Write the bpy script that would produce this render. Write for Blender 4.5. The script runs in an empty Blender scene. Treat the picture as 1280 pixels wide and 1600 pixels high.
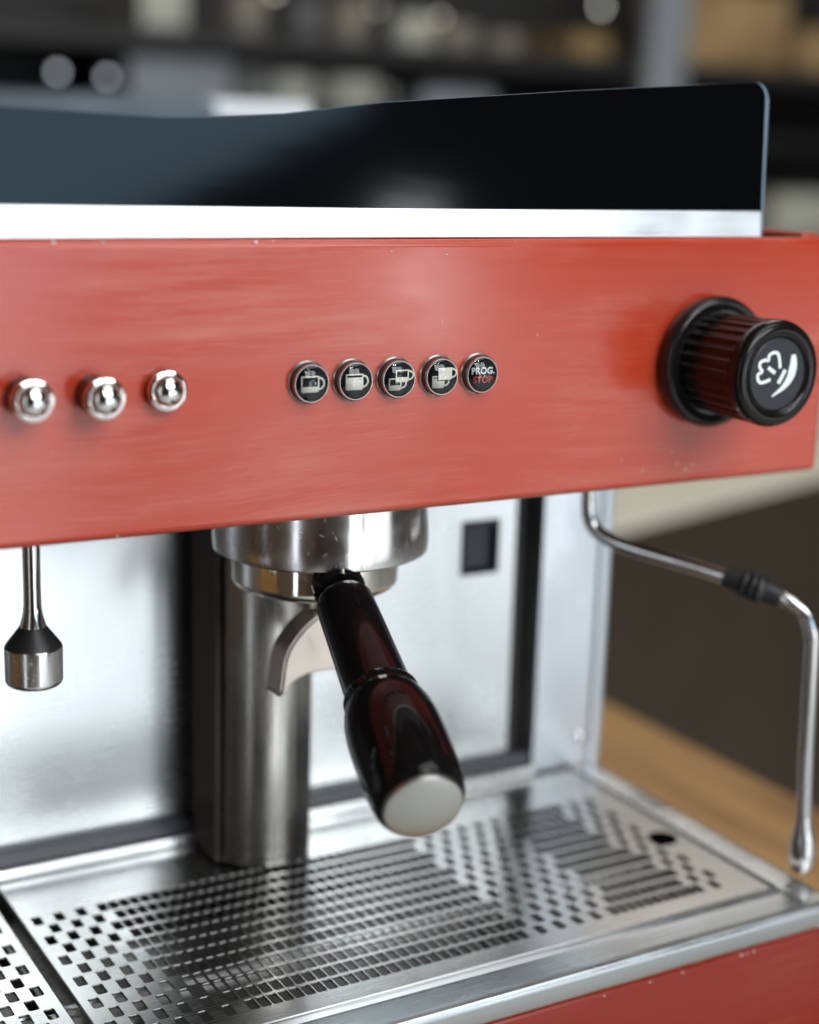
import bpy, bmesh, math, random
from mathutils import Vector, Matrix
random.seed(7)
S = bpy.context.scene
COL = S.collection
PI = math.pi

# ------------------------------------------------------------------ camera
cd = bpy.data.cameras.new("camera"); cam = bpy.data.objects.new("camera", cd); COL.objects.link(cam)
S.camera = cam
cd.sensor_fit = 'HORIZONTAL'; cd.sensor_width = 24.0; cd.lens = 2500 / 1280 * 24
cd.clip_start = 0.02; cd.clip_end = 60
rt = Vector((0.86608798, -0.49901496, 0.02959205))
up = Vector((0.08642656, 0.20778137, 0.97434971))
fw = Vector((0.49236376, 0.84131503, -0.22308509))
m = Matrix((rt, up, -fw)).transposed().to_4x4()
m.translation = Vector((-0.35, -0.60, 0.49))
cam.matrix_world = m
cd.dof.use_dof = True; cd.dof.focus_distance = 0.695; cd.dof.aperture_fstop = 2.5; cd.dof.aperture_blades = 0

# ------------------------------------------------------------------ world, lamps, exposure
W = bpy.data.worlds.new("World"); S.world = W; W.use_nodes = True
wn = W.node_tree.nodes; wl = W.node_tree.links
bg = wn['Background']; bg.inputs['Strength'].default_value = 1.0
tc = wn.new('ShaderNodeTexCoord'); nz = wn.new('ShaderNodeTexNoise'); nz.inputs['Scale'].default_value = 3.2
nz.inputs['Detail'].default_value = 1.5
cr = wn.new('ShaderNodeValToRGB')
e = cr.color_ramp.elements
e[0].position = 0.36; e[0].color = (0.010, 0.009, 0.008, 1)
e[1].position = 0.68; e[1].color = (0.125, 0.112, 0.095, 1)
x = e.new(0.52); x.color = (0.036, 0.032, 0.027, 1)
wl.new(tc.outputs['Generated'], nz.inputs['Vector']); wl.new(nz.outputs['Fac'], cr.inputs['Fac']); wl.new(cr.outputs['Color'], bg.inputs['Color'])

S.view_settings.view_transform = 'Standard'; S.view_settings.look = 'None'
S.view_settings.exposure = 0.32; S.view_settings.gamma = 1.0

def area(name, loc, target, sx, sy, radiance, col, roll=0.0):
    l = bpy.data.lights.new(name, 'AREA'); l.shape = 'RECTANGLE'; l.size = sx; l.size_y = sy
    l.energy = radiance * PI * sx * sy; l.color = col
    o = bpy.data.objects.new(name, l); COL.objects.link(o)
    d = (Vector(target) - Vector(loc)).normalized()
    z = -d; xx = Vector((0, 0, 1)).cross(z).normalized(); yy = z.cross(xx)
    mm = Matrix((xx, yy, z)).transposed()
    mm = mm @ Matrix.Rotation(roll, 3, 'Z')
    o.matrix_world = Matrix.Translation(Vector(loc)) @ mm.to_4x4()
    return o
WC = (0.90, 0.96, 1.0)
# shop windows behind and to the right of the photographer
area("window_light", (0.50, -2.9, -0.33), (0.50, 0, -0.33), 0.58, 1.1, 3.4, WC)
area("window_light", (1.39, -2.9, -0.36), (1.39, 0, -0.36), 0.68, 1.04, 1.75, WC)
area("window_light", (2.75, -2.9, -0.36), (2.75, 0, -0.36), 1.8, 1.04, 1.35, WC)
area("window_light", (1.66, -2.86, 0.16), (1.66, 0, 0.16), 0.17, 0.40, 12.0, WC)
area("window_light", (0.88, -2.95, 0.55), (0.88, 0, 0.55), 1.3, 0.50, 3.6, (0.50, 0.76, 1.0), math.radians(24))
area("window_light", (0.15, -2.9, 1.95), (0.15, 0, 1.2), 1.1, 1.5, 6.5, WC)
area("window_light", (1.45, -2.9, 1.95), (1.30, 0, 1.2), 1.1, 1.5, 6.0, WC)
area("window_light", (-1.56, -1.15, 0.3), (0, -1.15, 0.3), 0.20, 1.9, 2.0, (0.8, 0.9, 1.0))
area("overhead_fill", (0.6, -0.9, 2.3), (0.2, 0.2, 0.3), 1.6, 1.2, 2.2, (0.95, 0.98, 1.0))
area("overhead_fill", (1.6, 1.5, 2.5), (1.6, 1.7, 0.3), 1.6, 1.0, 4.2, (1.0, 0.92, 0.80))  # added unseen fill, brightens the cream worktop and the shelves
area("overhead_fill", (2.25, 2.6, 2.0), (0.2, 0.0, 0.15), 1.5, 0.8, 0.85, (1.0, 0.97, 0.92))  # added unseen fill, lightens the right part of the tray
for px, py in ((0.05, -1.55), (0.30, -1.50), (-0.35, -1.70)):
    l = bpy.data.lights.new("ceiling_spot", 'POINT'); l.energy = 6.0; l.shadow_soft_size = 0.035; l.color = (1, 0.93, 0.82)
    o = bpy.data.objects.new("ceiling_spot", l); o.location = (px, py, 1.9); COL.objects.link(o)

# ------------------------------------------------------------------ materials
def mat(name, base=(0.5, 0.5, 0.5), rough=0.5, metal=0.0, **k):
    M = bpy.data.materials.new(name); M.use_nodes = True
    b = M.node_tree.nodes['Principled BSDF']
    b.inputs['Base Color'].default_value = (*base, 1); b.inputs['Roughness'].default_value = rough
    b.inputs['Metallic'].default_value = metal
    for kk, v in k.items(): b.inputs[kk.replace('_', ' ')].default_value = v
    return M
def nd(M, t, **k):
    n = M.node_tree.nodes.new(t)
    for kk, v in k.items(): setattr(n, kk, v)
    return n
def lk(M, a, b): M.node_tree.links.new(a, b)
def noise(M, scale3, scale=1.0, detail=3.0, warp=None, rough=0.5):
    t = nd(M, 'ShaderNodeTexCoord'); mp = nd(M, 'ShaderNodeMapping'); mp.inputs['Scale'].default_value = scale3
    n = nd(M, 'ShaderNodeTexNoise'); n.inputs['Scale'].default_value = scale; n.inputs['Detail'].default_value = detail
    n.inputs['Roughness'].default_value = rough
    if warp is None: lk(M, t.outputs['Object'], mp.inputs['Vector'])
    else:
        w = nd(M, 'ShaderNodeTexNoise'); w.inputs['Scale'].default_value = warp[0]; w.inputs['Detail'].default_value = 1.0
        lk(M, t.outputs['Object'], w.inputs['Vector'])
        s = nd(M, 'ShaderNodeVectorMath', operation='SUBTRACT'); s.inputs[1].default_value = (0.5, 0.5, 0.5)
        lk(M, w.outputs['Color'], s.inputs[0])
        q = nd(M, 'ShaderNodeVectorMath', operation='SCALE'); q.inputs['Scale'].default_value = warp[1]
        lk(M, s.outputs[0], q.inputs[0])
        a = nd(M, 'ShaderNodeVectorMath', operation='ADD'); lk(M, t.outputs['Object'], a.inputs[0]); lk(M, q.outputs[0], a.inputs[1])
        lk(M, a.outputs[0], mp.inputs['Vector'])
    lk(M, mp.outputs[0], n.inputs['Vector'])
    return n.outputs['Fac']
def ramp(M, fac, p0, v0, p1, v1):
    r = nd(M, 'ShaderNodeMapRange'); r.clamp = True
    for i, v in ((1, p0), (2, p1), (3, v0), (4, v1)): r.inputs[i].default_value = v
    lk(M, fac, r.inputs[0]); return r.outputs[0]
def math_(M, op, a, b):
    n = nd(M, 'ShaderNodeMath', operation=op)
    for i, v in ((0, a), (1, b)):
        if isinstance(v, (int, float)): n.inputs[i].default_value = v
        else: lk(M, v, n.inputs[i])
    return n.outputs[0]
def mixc(M, fac, c0, c1):
    n = nd(M, 'ShaderNodeMix', data_type='RGBA')
    if isinstance(fac, (int, float)): n.inputs[0].default_value = fac
    else: lk(M, fac, n.inputs[0])
    for i, c in ((6, c0), (7, c1)):
        if isinstance(c, tuple): n.inputs[i].default_value = (*c, 1)
        else: lk(M, c, n.inputs[i])
    return n.outputs[2]
def bump(M, h, strength, dist):
    b = nd(M, 'ShaderNodeBump'); b.inputs['Strength'].default_value = strength; b.inputs['Distance'].default_value = dist
    lk(M, h, b.inputs['Height']); lk(M, b.outputs[0], M.node_tree.nodes['Principled BSDF'].inputs['Normal'])
def P(M, name): return M.node_tree.nodes['Principled BSDF'].inputs[name]

def brushed(name, base, rough, dirn, amt=0.15, bstr=0.25, blotch=0.08):
    """metal with fine brushing along axis dirn"""
    M = mat(name, base, rough, 1.0)
    sc = [900, 900, 900]; sc['xyz'.index(dirn)] = 14
    f = noise(M, tuple(sc), 1.0, 2.0)
    g = noise(M, (18, 18, 18), 1.0, 3.0)
    r = math_(M, 'ADD', ramp(M, f, 0.3, rough - amt * 0.5, 0.7, rough + amt * 0.5), ramp(M, g, 0.35, -blotch, 0.65, blotch))
    lk(M, r, P(M, 'Roughness'))
    bump(M, f, bstr, 0.00006)
    return M

def red_paint(name, base, worn=1.0):
    M = mat(name, base, 0.3, 0.0)
    streak = noise(M, (9, 9, 120), 1.0, 4.0, warp=(3.2, 0.035), rough=0.6)
    fine = noise(M, (26, 26, 620), 1.0, 3.0, warp=(4.0, 0.03), rough=0.7)
    patch = noise(M, (9, 9, 17), 1.0, 3.0, warp=(4.0, 0.06))
    spots = noise(M, (220, 220, 220), 1.0, 1.0)
    s1 = ramp(M, streak, 0.42, 0.0, 0.70, 1.0)
    s2 = ramp(M, fine, 0.45, 0.0, 0.75, 1.0)
    pt = ramp(M, patch, 0.42, 0.0, 0.62, 1.0)
    h = math_(M, 'MULTIPLY', math_(M, 'ADD', math_(M, 'MULTIPLY', s1, 0.65), math_(M, 'MULTIPLY', s2, 0.45)), math_(M, 'ADD', math_(M, 'MULTIPLY', pt, 0.9), 0.12))
    sp = ramp(M, spots, 0.78, 0.0, 0.81, 1.0)
    scr = ramp(M, noise(M, (22, 22, 1300), 1.0, 2.0, warp=(2.5, 0.05), rough=0.6), 0.66, 0.0, 0.74, 1.0)
    h = math_(M, 'MAXIMUM', h, math_(M, 'MULTIPLY', scr, math_(M, 'ADD', math_(M, 'MULTIPLY', pt, 0.7), 0.2)))
    haze = math_(M, 'MAXIMUM', math_(M, 'MULTIPLY', h, 0.30 * worn), math_(M, 'MULTIPLY', sp, 0.5 * worn))
    c = mixc(M, haze, base, (0.72, 0.36, 0.29))
    c2 = mixc(M, math_(M, 'MULTIPLY', ramp(M, noise(M, (6, 6, 6)), 0.35, 0.0, 0.7, 1.0), 0.25), c, (base[0] * 0.80, base[1] * 0.7, base[2] * 0.7))
    lk(M, c2, P(M, 'Base Color'))
    r = math_(M, 'ADD', 0.16, math_(M, 'MULTIPLY', h, 0.26 * worn)); r = math_(M, 'ADD', r, math_(M, 'MULTIPLY', pt, 0.08))
    lk(M, r, P(M, 'Roughness'))
    hh = math_(M, 'ADD', math_(M, 'MULTIPLY', fine, 0.6), math_(M, 'MULTIPLY', streak, 0.4))
    bump(M, hh, 0.09 * worn, 0.0002)
    P(M, 'Specular IOR Level').default_value = 0.36
    P(M, 'Coat Weight').default_value = 0.32 * worn / 1.5; P(M, 'Coat Roughness').default_value = 0.17
    return M

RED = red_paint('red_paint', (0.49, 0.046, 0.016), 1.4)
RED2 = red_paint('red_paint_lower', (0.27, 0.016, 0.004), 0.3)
CHIP = mat('chipped_primer', (0.75, 0.70, 0.66), 0.5)
STEEL_X = brushed('brushed_steel', (0.78, 0.79, 0.80), 0.30, 'x')
BACK = brushed('backsplash_steel', (0.64, 0.66, 0.67), 0.27, 'x', 0.02, 0.02, 0.02)
STEEL_Z = brushed('brushed_steel_upright', (0.72, 0.72, 0.71), 0.30, 'z')
POST = brushed('satin_steel', (0.62, 0.65, 0.69), 0.36, 'z')
BAND = brushed('satin_band', (0.93, 0.94, 0.95), 0.42, 'x', 0.10, 0.1)
GRATE = brushed('grate_steel', (0.54, 0.53, 0.51), 0.25, 'x', 0.08, 0.10, 0.05)
COLUMN = brushed('column_steel', (0.47, 0.45, 0.42), 0.27, 'z', 0.16, 0.35)
CHROME = mat('chrome', (0.80, 0.79, 0.77), 0.06, 1.0)
def worn_chrome(name, base, r0):
    M = mat(name, base, r0, 1.0)
    f = noise(M, (60, 60, 60), 1.0, 4.0)
    sc = noise(M, (500, 500, 90), 1.0, 2.0, warp=(30, 0.05))
    lk(M, math_(M, 'ADD', ramp(M, f, 0.4, r0 - 0.03, 0.7, r0 + 0.08), ramp(M, sc, 0.62, 0.0, 0.72, 0.16)), P(M, 'Roughness'))
    bump(M, sc, 0.12, 0.00005)
    return M
COLLAR = worn_chrome('polished_group_steel', (0.70, 0.68, 0.66), 0.17)
PFCH = worn_chrome('polished_ring_chrome', (0.88, 0.84, 0.76), 0.05)
PIPE = worn_chrome('pipe_steel', (0.62, 0.61, 0.60), 0.12)
SPOUT = worn_chrome('spout_steel', (0.62, 0.53, 0.46), 0.42)
BLACKGLOSS = mat('glossy_black_plastic', (0.006, 0.005, 0.005), 0.07, 0.0, Specular_IOR_Level=0.24)
GRIP = mat('ribbed_grip_plastic', (0.008, 0.006, 0.005), 0.20, 0.0, Specular_IOR_Level=0.30)
KNOBBLK = mat('black_knob_plastic', (0.011, 0.009, 0.009), 0.22)
KNOBCAP = mat('knob_cap_face', (0.014, 0.017, 0.022), 0.36)
RUBBER = mat('black_rubber', (0.012, 0.013, 0.014), 0.42)
BOARD = mat('glossy_black_board', (0.002, 0.0025, 0.003), 0.075, 0.0, Specular_IOR_Level=0.20)
BOARDEDGE = mat('board_edge', (0.20, 0.28, 0.35), 0.25)
PRINT = mat('cream_print', (0.80, 0.76, 0.64), 0.5)
WHITEPRINT = mat('white_print', (0.85, 0.87, 0.86), 0.5)
REDPRINT = mat('red_print', (0.62, 0.07, 0.05), 0.5)
DARKSTEEL = brushed('dark_steel', (0.20, 0.19, 0.18), 0.35, 'x')
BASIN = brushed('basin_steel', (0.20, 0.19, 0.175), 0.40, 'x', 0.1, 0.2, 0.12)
LEDGESHADE = mat('shade_grey', (0.045, 0.052, 0.060), 0.35)  # shade on the ledge's upper face put into a dark grey
RAILM = brushed('rail_steel', (0.50, 0.52, 0.53), 0.30, 'x', 0.12, 0.15)
FLANK = mat('flank_brown', (0.052, 0.043, 0.034), 0.5, 0.0, Specular_IOR_Level=0.2)
DARKHOLE = mat('dark_hole', (0.003, 0.003, 0.003), 0.9, 0.0, Specular_IOR_Level=0.0)
CUTEDGE = mat('punched_edge', (0.24, 0.235, 0.225), 0.45, 1.0)
DARK = mat('dark_cavity', (0.010, 0.009, 0.008), 0.6)
GAP = mat('gap_rubber', (0.030, 0.026, 0.022), 0.5)
SOCKET = mat('socket_plastic', (0.035, 0.043, 0.050), 0.45)
TIPBLK = mat('tip_cone', (0.035, 0.036, 0.038), 0.38, 0.6)
CAPSTEEL = brushed('handle_cap_steel', (0.52, 0.52, 0.48), 0.40, 'x', 0.10, 0.2)
def button_base():
    M = mat('button_black', (0.006, 0.007, 0.009), 0.25, 0.0, Specular_IOR_Level=0.1); return M
BTN = button_base(); BTNS = mat('button_satin', (0.035, 0.034, 0.033), 0.32)
GUN = mat('gunmetal', (0.50, 0.49, 0.47), 0.30, 1.0)
bump(BOARD, noise(BOARD, (5, 5, 60), 1.0, 3.0, warp=(5, 0.05)), 0.05, 0.0005)
LENS = bpy.data.materials.new('clear_lens'); LENS.use_nodes = True
_n = LENS.node_tree.nodes; _l = LENS.node_tree.links
_n.remove(_n['Principled BSDF'])
_t = _n.new('ShaderNodeBsdfTransparent'); _g = _n.new('ShaderNodeBsdfGlossy'); _g.inputs['Roughness'].default_value = 0.03
_f = _n.new('ShaderNodeFresnel'); _f.inputs['IOR'].default_value = 1.55; _m = _n.new('ShaderNodeMixShader')
_l.new(_f.outputs[0], _m.inputs[0]); _l.new(_t.outputs[0], _m.inputs[1]); _l.new(_g.outputs[0], _m.inputs[2]); _l.new(_m.outputs[0], _n['Material Output'].inputs['Surface'])

def wood():
    M = mat('oiled_oak', (0.40, 0.22, 0.07), 0.42)
    g = noise(M, (70, 4, 70), 1.0, 4.0, warp=(3, 0.12)); b = noise(M, (9, 1.6, 9), 1.0, 2.0)
    c = mixc(M, ramp(M, g, 0.35, 0, 0.7, 1), (0.38, 0.20, 0.065), (0.19, 0.085, 0.024))
    c = mixc(M, ramp(M, b, 0.40, 0, 0.62, 0.7), c, (0.50, 0.29, 0.10))
    lk(M, c, P(M, 'Base Color')); bump(M, g, 0.2, 0.0004); return M
WOOD = wood()
def mottled(name, a, b, rough, sc=6.0):
    M = mat(name, a, rough); c = mixc(M, ramp(M, noise(M, (sc, sc, sc)), 0.35, 0, 0.68, 1), a, b); lk(M, c, P(M, 'Base Color')); return M
FLOORM = mottled('pale_concrete_floor', (0.80, 0.81, 0.80), (0.74, 0.75, 0.74), 0.6, 2.0)
WALLM = mottled('dark_wall', (0.010, 0.010, 0.010), (0.028, 0.025, 0.021), 0.8, 3.0)
WALLB = mottled('brown_wall', (0.11, 0.065, 0.036), (0.06, 0.036, 0.020), 0.7, 2.0)
CREAM = mottled('cream_laminate', (0.80, 0.77, 0.66), (0.72, 0.69, 0.58), 0.5)
BROWN = mottled('brown_cabinet', (0.042, 0.025, 0.011), (0.032, 0.019, 0.008), 0.6)
SHELFM = mat('dark_shelf', (0.012, 0.011, 0.011), 0.6)
GREYBOX = mottled('grey_card', (0.24, 0.27, 0.30), (0.17, 0.19, 0.21), 0.6)
GREYDARK = mottled('dull_grey', (0.12, 0.125, 0.125), (0.07, 0.07, 0.07), 0.6)
CARD = mottled('cardboard', (0.34, 0.225, 0.105), (0.20, 0.13, 0.055), 0.8, 9.0)
PALECUP = mottled('pale_ceramic', (0.50, 0.50, 0.43), (0.38, 0.38, 0.33), 0.4)
BEIGE = mottled('beige_tin', (0.26, 0.235, 0.19), (0.15, 0.135, 0.11), 0.5)
BLUEGREY = mottled('blue_grey_lacquer', (0.095, 0.13, 0.165), (0.05, 0.07, 0.09), 0.35, 14.0)
WHITEBOX = mat('white_plastic', (0.85, 0.88, 0.92), 0.4)

# ------------------------------------------------------------------ mesh helpers
def link(name, bm, material, parent=None, smooth=True, angle=40):
    me = bpy.data.meshes.new(name)
    bmesh.ops.recalc_face_normals(bm, faces=bm.faces[:])
    bm.to_mesh(me); bm.free()
    mats = material if isinstance(material, (list, tuple)) else [material]
    for q in mats: me.materials.append(q)
    if smooth:
        for p in me.polygons: p.use_smooth = True
        me.set_sharp_from_angle(angle=math.radians(angle))
    o = bpy.data.objects.new(name, me); COL.objects.link(o)
    if parent is not None: o.parent = parent
    if smooth:
        wm_ = o.modifiers.new('weighted', 'WEIGHTED_NORMAL'); wm_.keep_sharp = True
    return o
def box(bm, x0, x1, y0, y1, z0, z1, bev=0.0, seg=2):
    r = bmesh.ops.create_cube(bm, size=1.0)
    vs = r['verts']
    for v in vs:
        v.co = Vector((x0 + (v.co.x + .5) * (x1 - x0), y0 + (v.co.y + .5) * (y1 - y0), z0 + (v.co.z + .5) * (z1 - z0)))
    if bev > 0:
        es = list({e for v in vs for e in v.link_edges})
        bmesh.ops.bevel(bm, geom=es, offset=bev, segments=seg, affect='EDGES', profile=0.5)
    return bm
def bx(name, a, material, parent, bev=0.0, seg=2):
    bm = bmesh.new(); box(bm, *a, bev=bev, seg=seg); return link(name, bm, material, parent)
def lathe(bm, prof, origin, axis, n=64, cap0=True, cap1=True):
    """prof: list of (t along axis, radius)"""
    ax = Vector(axis).normalized(); h = Vector((0, 0, 1)) if abs(ax.z) < .9 else Vector((1, 0, 0))
    u = ax.cross(h).normalized(); w = ax.cross(u)
    rings = []
    for t, r in prof:
        c = Vector(origin) + ax * t
        if r < 1e-7: rings.append([bm.verts.new(c)])
        else: rings.append([bm.verts.new(c + (u * math.cos(a) + w * math.sin(a)) * r) for a in (2 * PI * k / n for k in range(n))])
    for A, B in zip(rings, rings[1:]):
        for k in range(n):
            k2 = (k + 1) % n
            if len(A) == 1 and len(B) == 1: continue
            if len(A) == 1: bm.faces.new((A[0], B[k], B[k2]))
            elif len(B) == 1: bm.faces.new((A[k], B[0], A[k2]))
            else: bm.faces.new((A[k], B[k], B[k2], A[k2]))
    if cap0 and len(rings[0]) > 1: bm.faces.new(rings[0])
    if cap1 and len(rings[-1]) > 1: bm.faces.new(rings[-1])
    return bm
def lt(name, prof, origin, axis, material, parent, n=64, **k):
    bm = bmesh.new(); lathe(bm, prof, origin, axis, n, **k); return link(name, bm, material, parent, angle=35)
def arc(cx, cr, r, a0, a1, n=6):
    """profile points (t, radius) on an arc centred at (cx, cr)"""
    return [(cx + r * math.cos(math.radians(a0 + (a1 - a0) * i / n)), cr + r * math.sin(math.radians(a0 + (a1 - a0) * i / n))) for i in range(n + 1)]
def smooth_path(pts, n=8):
    out = []
    pts = [Vector(p) for p in pts]
    q = [pts[0] * 2 - pts[1]] + pts + [pts[-1] * 2 - pts[-2]]
    for i in range(1, len(q) - 2):
        for k in range(n):
            t = k / n
            a, b, c, d = q[i - 1], q[i], q[i + 1], q[i + 2]
            out.append(0.5 * ((2 * b) + (c - a) * t + (2 * a - 5 * b + 4 * c - d) * t * t + (3 * b - a - 3 * c + d) * t ** 3))
    out.append(pts[-1]); return out
def tube(bm, path, rad, n=20, cap=True):
    rings = []; prev = None
    for i, p in enumerate(path):
        t = (path[min(i + 1, len(path) - 1)] - path[max(i - 1, 0)]).normalized()
        if prev is None: u = t.orthogonal().normalized()
        else: u = (prev - t * prev.dot(t)).normalized()
        prev = u; w = t.cross(u); r = rad[i] if isinstance(rad, list) else rad
        rings.append([bm.verts.new(p + (u * math.cos(a) + w * math.sin(a)) * r) for a in (2 * PI * k / n for k in range(n))])
    for A, B in zip(rings, rings[1:]):
        for k in range(n): bm.faces.new((A[k], A[(k + 1) % n], B[(k + 1) % n], B[k]))
    if cap: bm.faces.new(rings[0]); bm.faces.new(rings[-1])
    return bm
def extrude_x(bm, prof, x0, x1):
    """closed (y,z) profile swept along x"""
    A = [bm.verts.new((x0, y, z)) for y, z in prof]; B = [bm.verts.new((x1, y, z)) for y, z in prof]
    n = len(prof)
    for k in range(n): bm.faces.new((A[k], A[(k + 1) % n], B[(k + 1) % n], B[k]))
    bm.faces.new(A); bm.faces.new(B[::-1]); return bm
def poly_plate(bm, pts, d, conv):
    """flat polygon of 2-D pts given thickness d; conv(u,v,h) -> 3-D"""
    A = [bm.verts.new(conv(u, v, 0)) for u, v in pts]; B = [bm.verts.new(conv(u, v, d)) for u, v in pts]
    n = len(pts)
    for k in range(n): bm.faces.new((A[k], A[(k + 1) % n], B[(k + 1) % n], B[k]))
    bm.faces.new(A); bm.faces.new(B); return bm
def stroke(path, w):
    """outline polygon of a 2-D stroke with round ends; w number or list"""
    P_ = [Vector(p) for p in path]; n = len(P_); L, R = [], []
    W_ = w if isinstance(w, list) else [w] * n
    for i in range(n):
        t = (P_[min(i + 1, n - 1)] - P_[max(i - 1, 0)]).normalized(); nn = Vector((-t.y, t.x))
        L.append(P_[i] + nn * W_[i] / 2); R.append(P_[i] - nn * W_[i] / 2)
    def capp(c, a, ww):
        a0 = math.atan2(a.y, a.x)
        return [c + Vector((math.cos(a0 - PI * k / 5), math.sin(a0 - PI * k / 5))) * ww / 2 for k in range(1, 5)]
    return [tuple(v) for v in L + capp(P_[-1], L[-1] - P_[-1], W_[-1]) + R[::-1] + capp(P_[0], R[0] - P_[0], W_[0])]
def strips(bm, path, w, d, conv):
    """stroke as quads (safe for curled paths)"""
    P_ = [Vector(p) for p in path]; n = len(P_); W_ = w if isinstance(w, list) else [w] * n
    rows = []
    for i in range(n):
        t = (P_[min(i + 1, n - 1)] - P_[max(i - 1, 0)]).normalized(); nn = Vector((-t.y, t.x)) * W_[i] / 2
        a, b = P_[i] + nn, P_[i] - nn
        rows.append([bm.verts.new(conv(a.x, a.y, d)), bm.verts.new(conv(b.x, b.y, d)), bm.verts.new(conv(b.x, b.y, 0)), bm.verts.new(conv(a.x, a.y, 0))])
    for A, B in zip(rows, rows[1:]):
        for k in range(4): bm.faces.new((A[k], A[(k + 1) % 4], B[(k + 1) % 4], B[k]))
    bm.faces.new(rows[0]); bm.faces.new(rows[-1])
    return bm
def empty(name, loc=(0, 0, 0), rz=0.0, **p):
    o = bpy.data.objects.new(name, None); o.location = loc; o.rotation_euler = (0, 0, rz); o.empty_display_size = 0.02
    COL.objects.link(o); tag(o, **p); return o
def tag(o, label=None, cat=None, group=None, kind=None):
    if label: o['label'] = label
    if cat: o['category'] = cat
    if group: o['group'] = group
    if kind: o['kind'] = kind
    return o

# ------------------------------------------------------------------ setting
bm = bmesh.new(); bmesh.ops.create_grid(bm, x_segments=1, y_segments=1, size=6.0)
o = link('floor', bm, FLOORM, smooth=False); o.location = (1, 1, -0.9); tag(o, kind='structure')
bm = bmesh.new(); box(bm, -3.5, 6.0, 3.0, 3.1, -0.9, 2.6); o = link('wall', bm, WALLM); tag(o, kind='structure')

bm = bmesh.new(); box(bm, -1.75, -1.6, -3.2, 2.98, -0.9, 2.6); o = link('wall', bm, WALLB); tag(o, kind='structure')
bm = bmesh.new(); box(bm, -1.59, 6.0, -3.2, -3.05, -0.9, 2.6); o = link('wall', bm, WALLB); tag(o, kind='structure')
t = empty('wooden_table', (0, 0, 0), label='oak table top under the red espresso machine, bare along its right side', cat='table')
bx('table_top', (-1.2, 0.512, -0.14, 1.4, -0.035, 0.0), WOOD, t, 0.003)
for lx, ly in ((-1.1, -0.08), (0.44, -0.08), (-1.1, 1.3), (0.44, 1.3)):
    bx('leg', (lx - .03, lx + .03, ly - .03, ly + .03, -0.899, -0.036), WOOD, t, 0.004)

# brown cabinet with cream worktop, far right
c = empty('low_cabinet', (0.927, 1.044, 0), math.radians(17.7), label='dark brown cabinet with a cream worktop, blurred below the right end of the machine', cat='cabinet')
bx('worktop', (-1.6, 1.6, 0.0, 0.9, -0.006, 0.03 - 0.03), CREAM, c, 0.002)
bx('carcass', (-1.58, 1.58, 0.004, 0.88, -0.895, -0.0065), BROWN, c, 0.003)

# ------------------------------------------------------------------ espresso machine
mc = empty('espresso_machine', (0, 0.1, 0.0), label='red espresso machine with steel drip tray, push buttons and a black ribbed steam knob', cat='coffee machine')
class Off: pass
mc.location = (0, 0, 0)
XL, XR = -0.52, 0.246
# red front panel, rounded shell
bm = bmesh.new(); box(bm, XL, XR, 0.0, 0.0095, 0.3312, 0.4512, bev=0.0036, seg=6)
fp = link('front_panel', bm, RED, mc, angle=60)
# chips of bare primer along the top and bottom edge of the panel
bm = bmesh.new()
for cx, cz, s in ((-0.1592, .4503, .0010), (-0.0748, .4500, .0008), (-0.1395, .4503, .0005), (0.016, .4445, .0004), (-.0115, .4460, .00035), (0.152, .3420, .0006), (0.1485, .3475, .0004), (0.162, .3405, .0005),
                  (0.158, .3385, .0007), (-0.135, .3330, .0005), (0.118, .3460, .0004), (0.131, .3400, .0004)):
    k = 7; pts = [(cx + s * random.uniform(.6, 1.2) * math.cos(a), cz + s * random.uniform(.5, 1.1) * math.sin(a)) for a in (2 * PI * i / k for i in range(k))]
    poly_plate(bm, pts, 0.0006, lambda u, v, h: Vector((u, 0.0004 - h, v)))
tag(link('paint_chips', bm, CHIP, mc), kind='stuff')
# body behind the panel
bx('body_shell', (XL, 0.232, 0.0100, 0.36, 0.343, 0.444), DARK, mc, 0.002)
bx('side_panel', (0.2325, 0.2455, 0.0097, 0.36, 0.3325, 0.4530), RED, mc, 0.003, 3)
# steel band and black board on top
o = bx('steel_band', (XL, 0.1975, -0.0015, 0.0015, -0.0062, 0.0062), BAND, mc, 0.0006)
o.location = (0, 0.0045, 0.4576); o.rotation_euler = (math.radians(-5), 0, 0)
tp = [(-0.52, .5030), (-0.30, .5015), (-.1772, .4998), (-.150, .4990), (-.128, .4983), (-.1144, .4980), (-.090, .4988), (-.0593, .5012), (-.0149, .5073), (.083, .5161), (.150, .5215)]
cr_ = [(.1957 - .008 + .008 * math.sin(math.radians(a)), .5245 - .008 + .008 * math.cos(math.radians(a))) for a in (0, 18, 36, 54, 72, 90)]
tp = tp + cr_ + [(0.1985, .4620), (-0.52, .4620)]
bm = bmesh.new(); poly_plate(bm, tp, 0.0022, lambda u, v, h: Vector((u, 0.0045 + h, v)))
link('black_board', bm, BOARD, mc, angle=30)
tp2 = [(u + (0.0042 if u > 0.15 else 0), v + 0.0001 if v > .48 else v - .012) for u, v in tp]
bm = bmesh.new(); poly_plate(bm, tp2, 0.0026, lambda u, v, h: Vector((u, 0.0069 + h, v)))
bmesh.ops.bevel(bm, geom=[e for e in bm.edges], offset=0.0005, segments=2, affect='EDGES')
link('board_backing', bm, BOARDEDGE, mc, angle=30)

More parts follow.
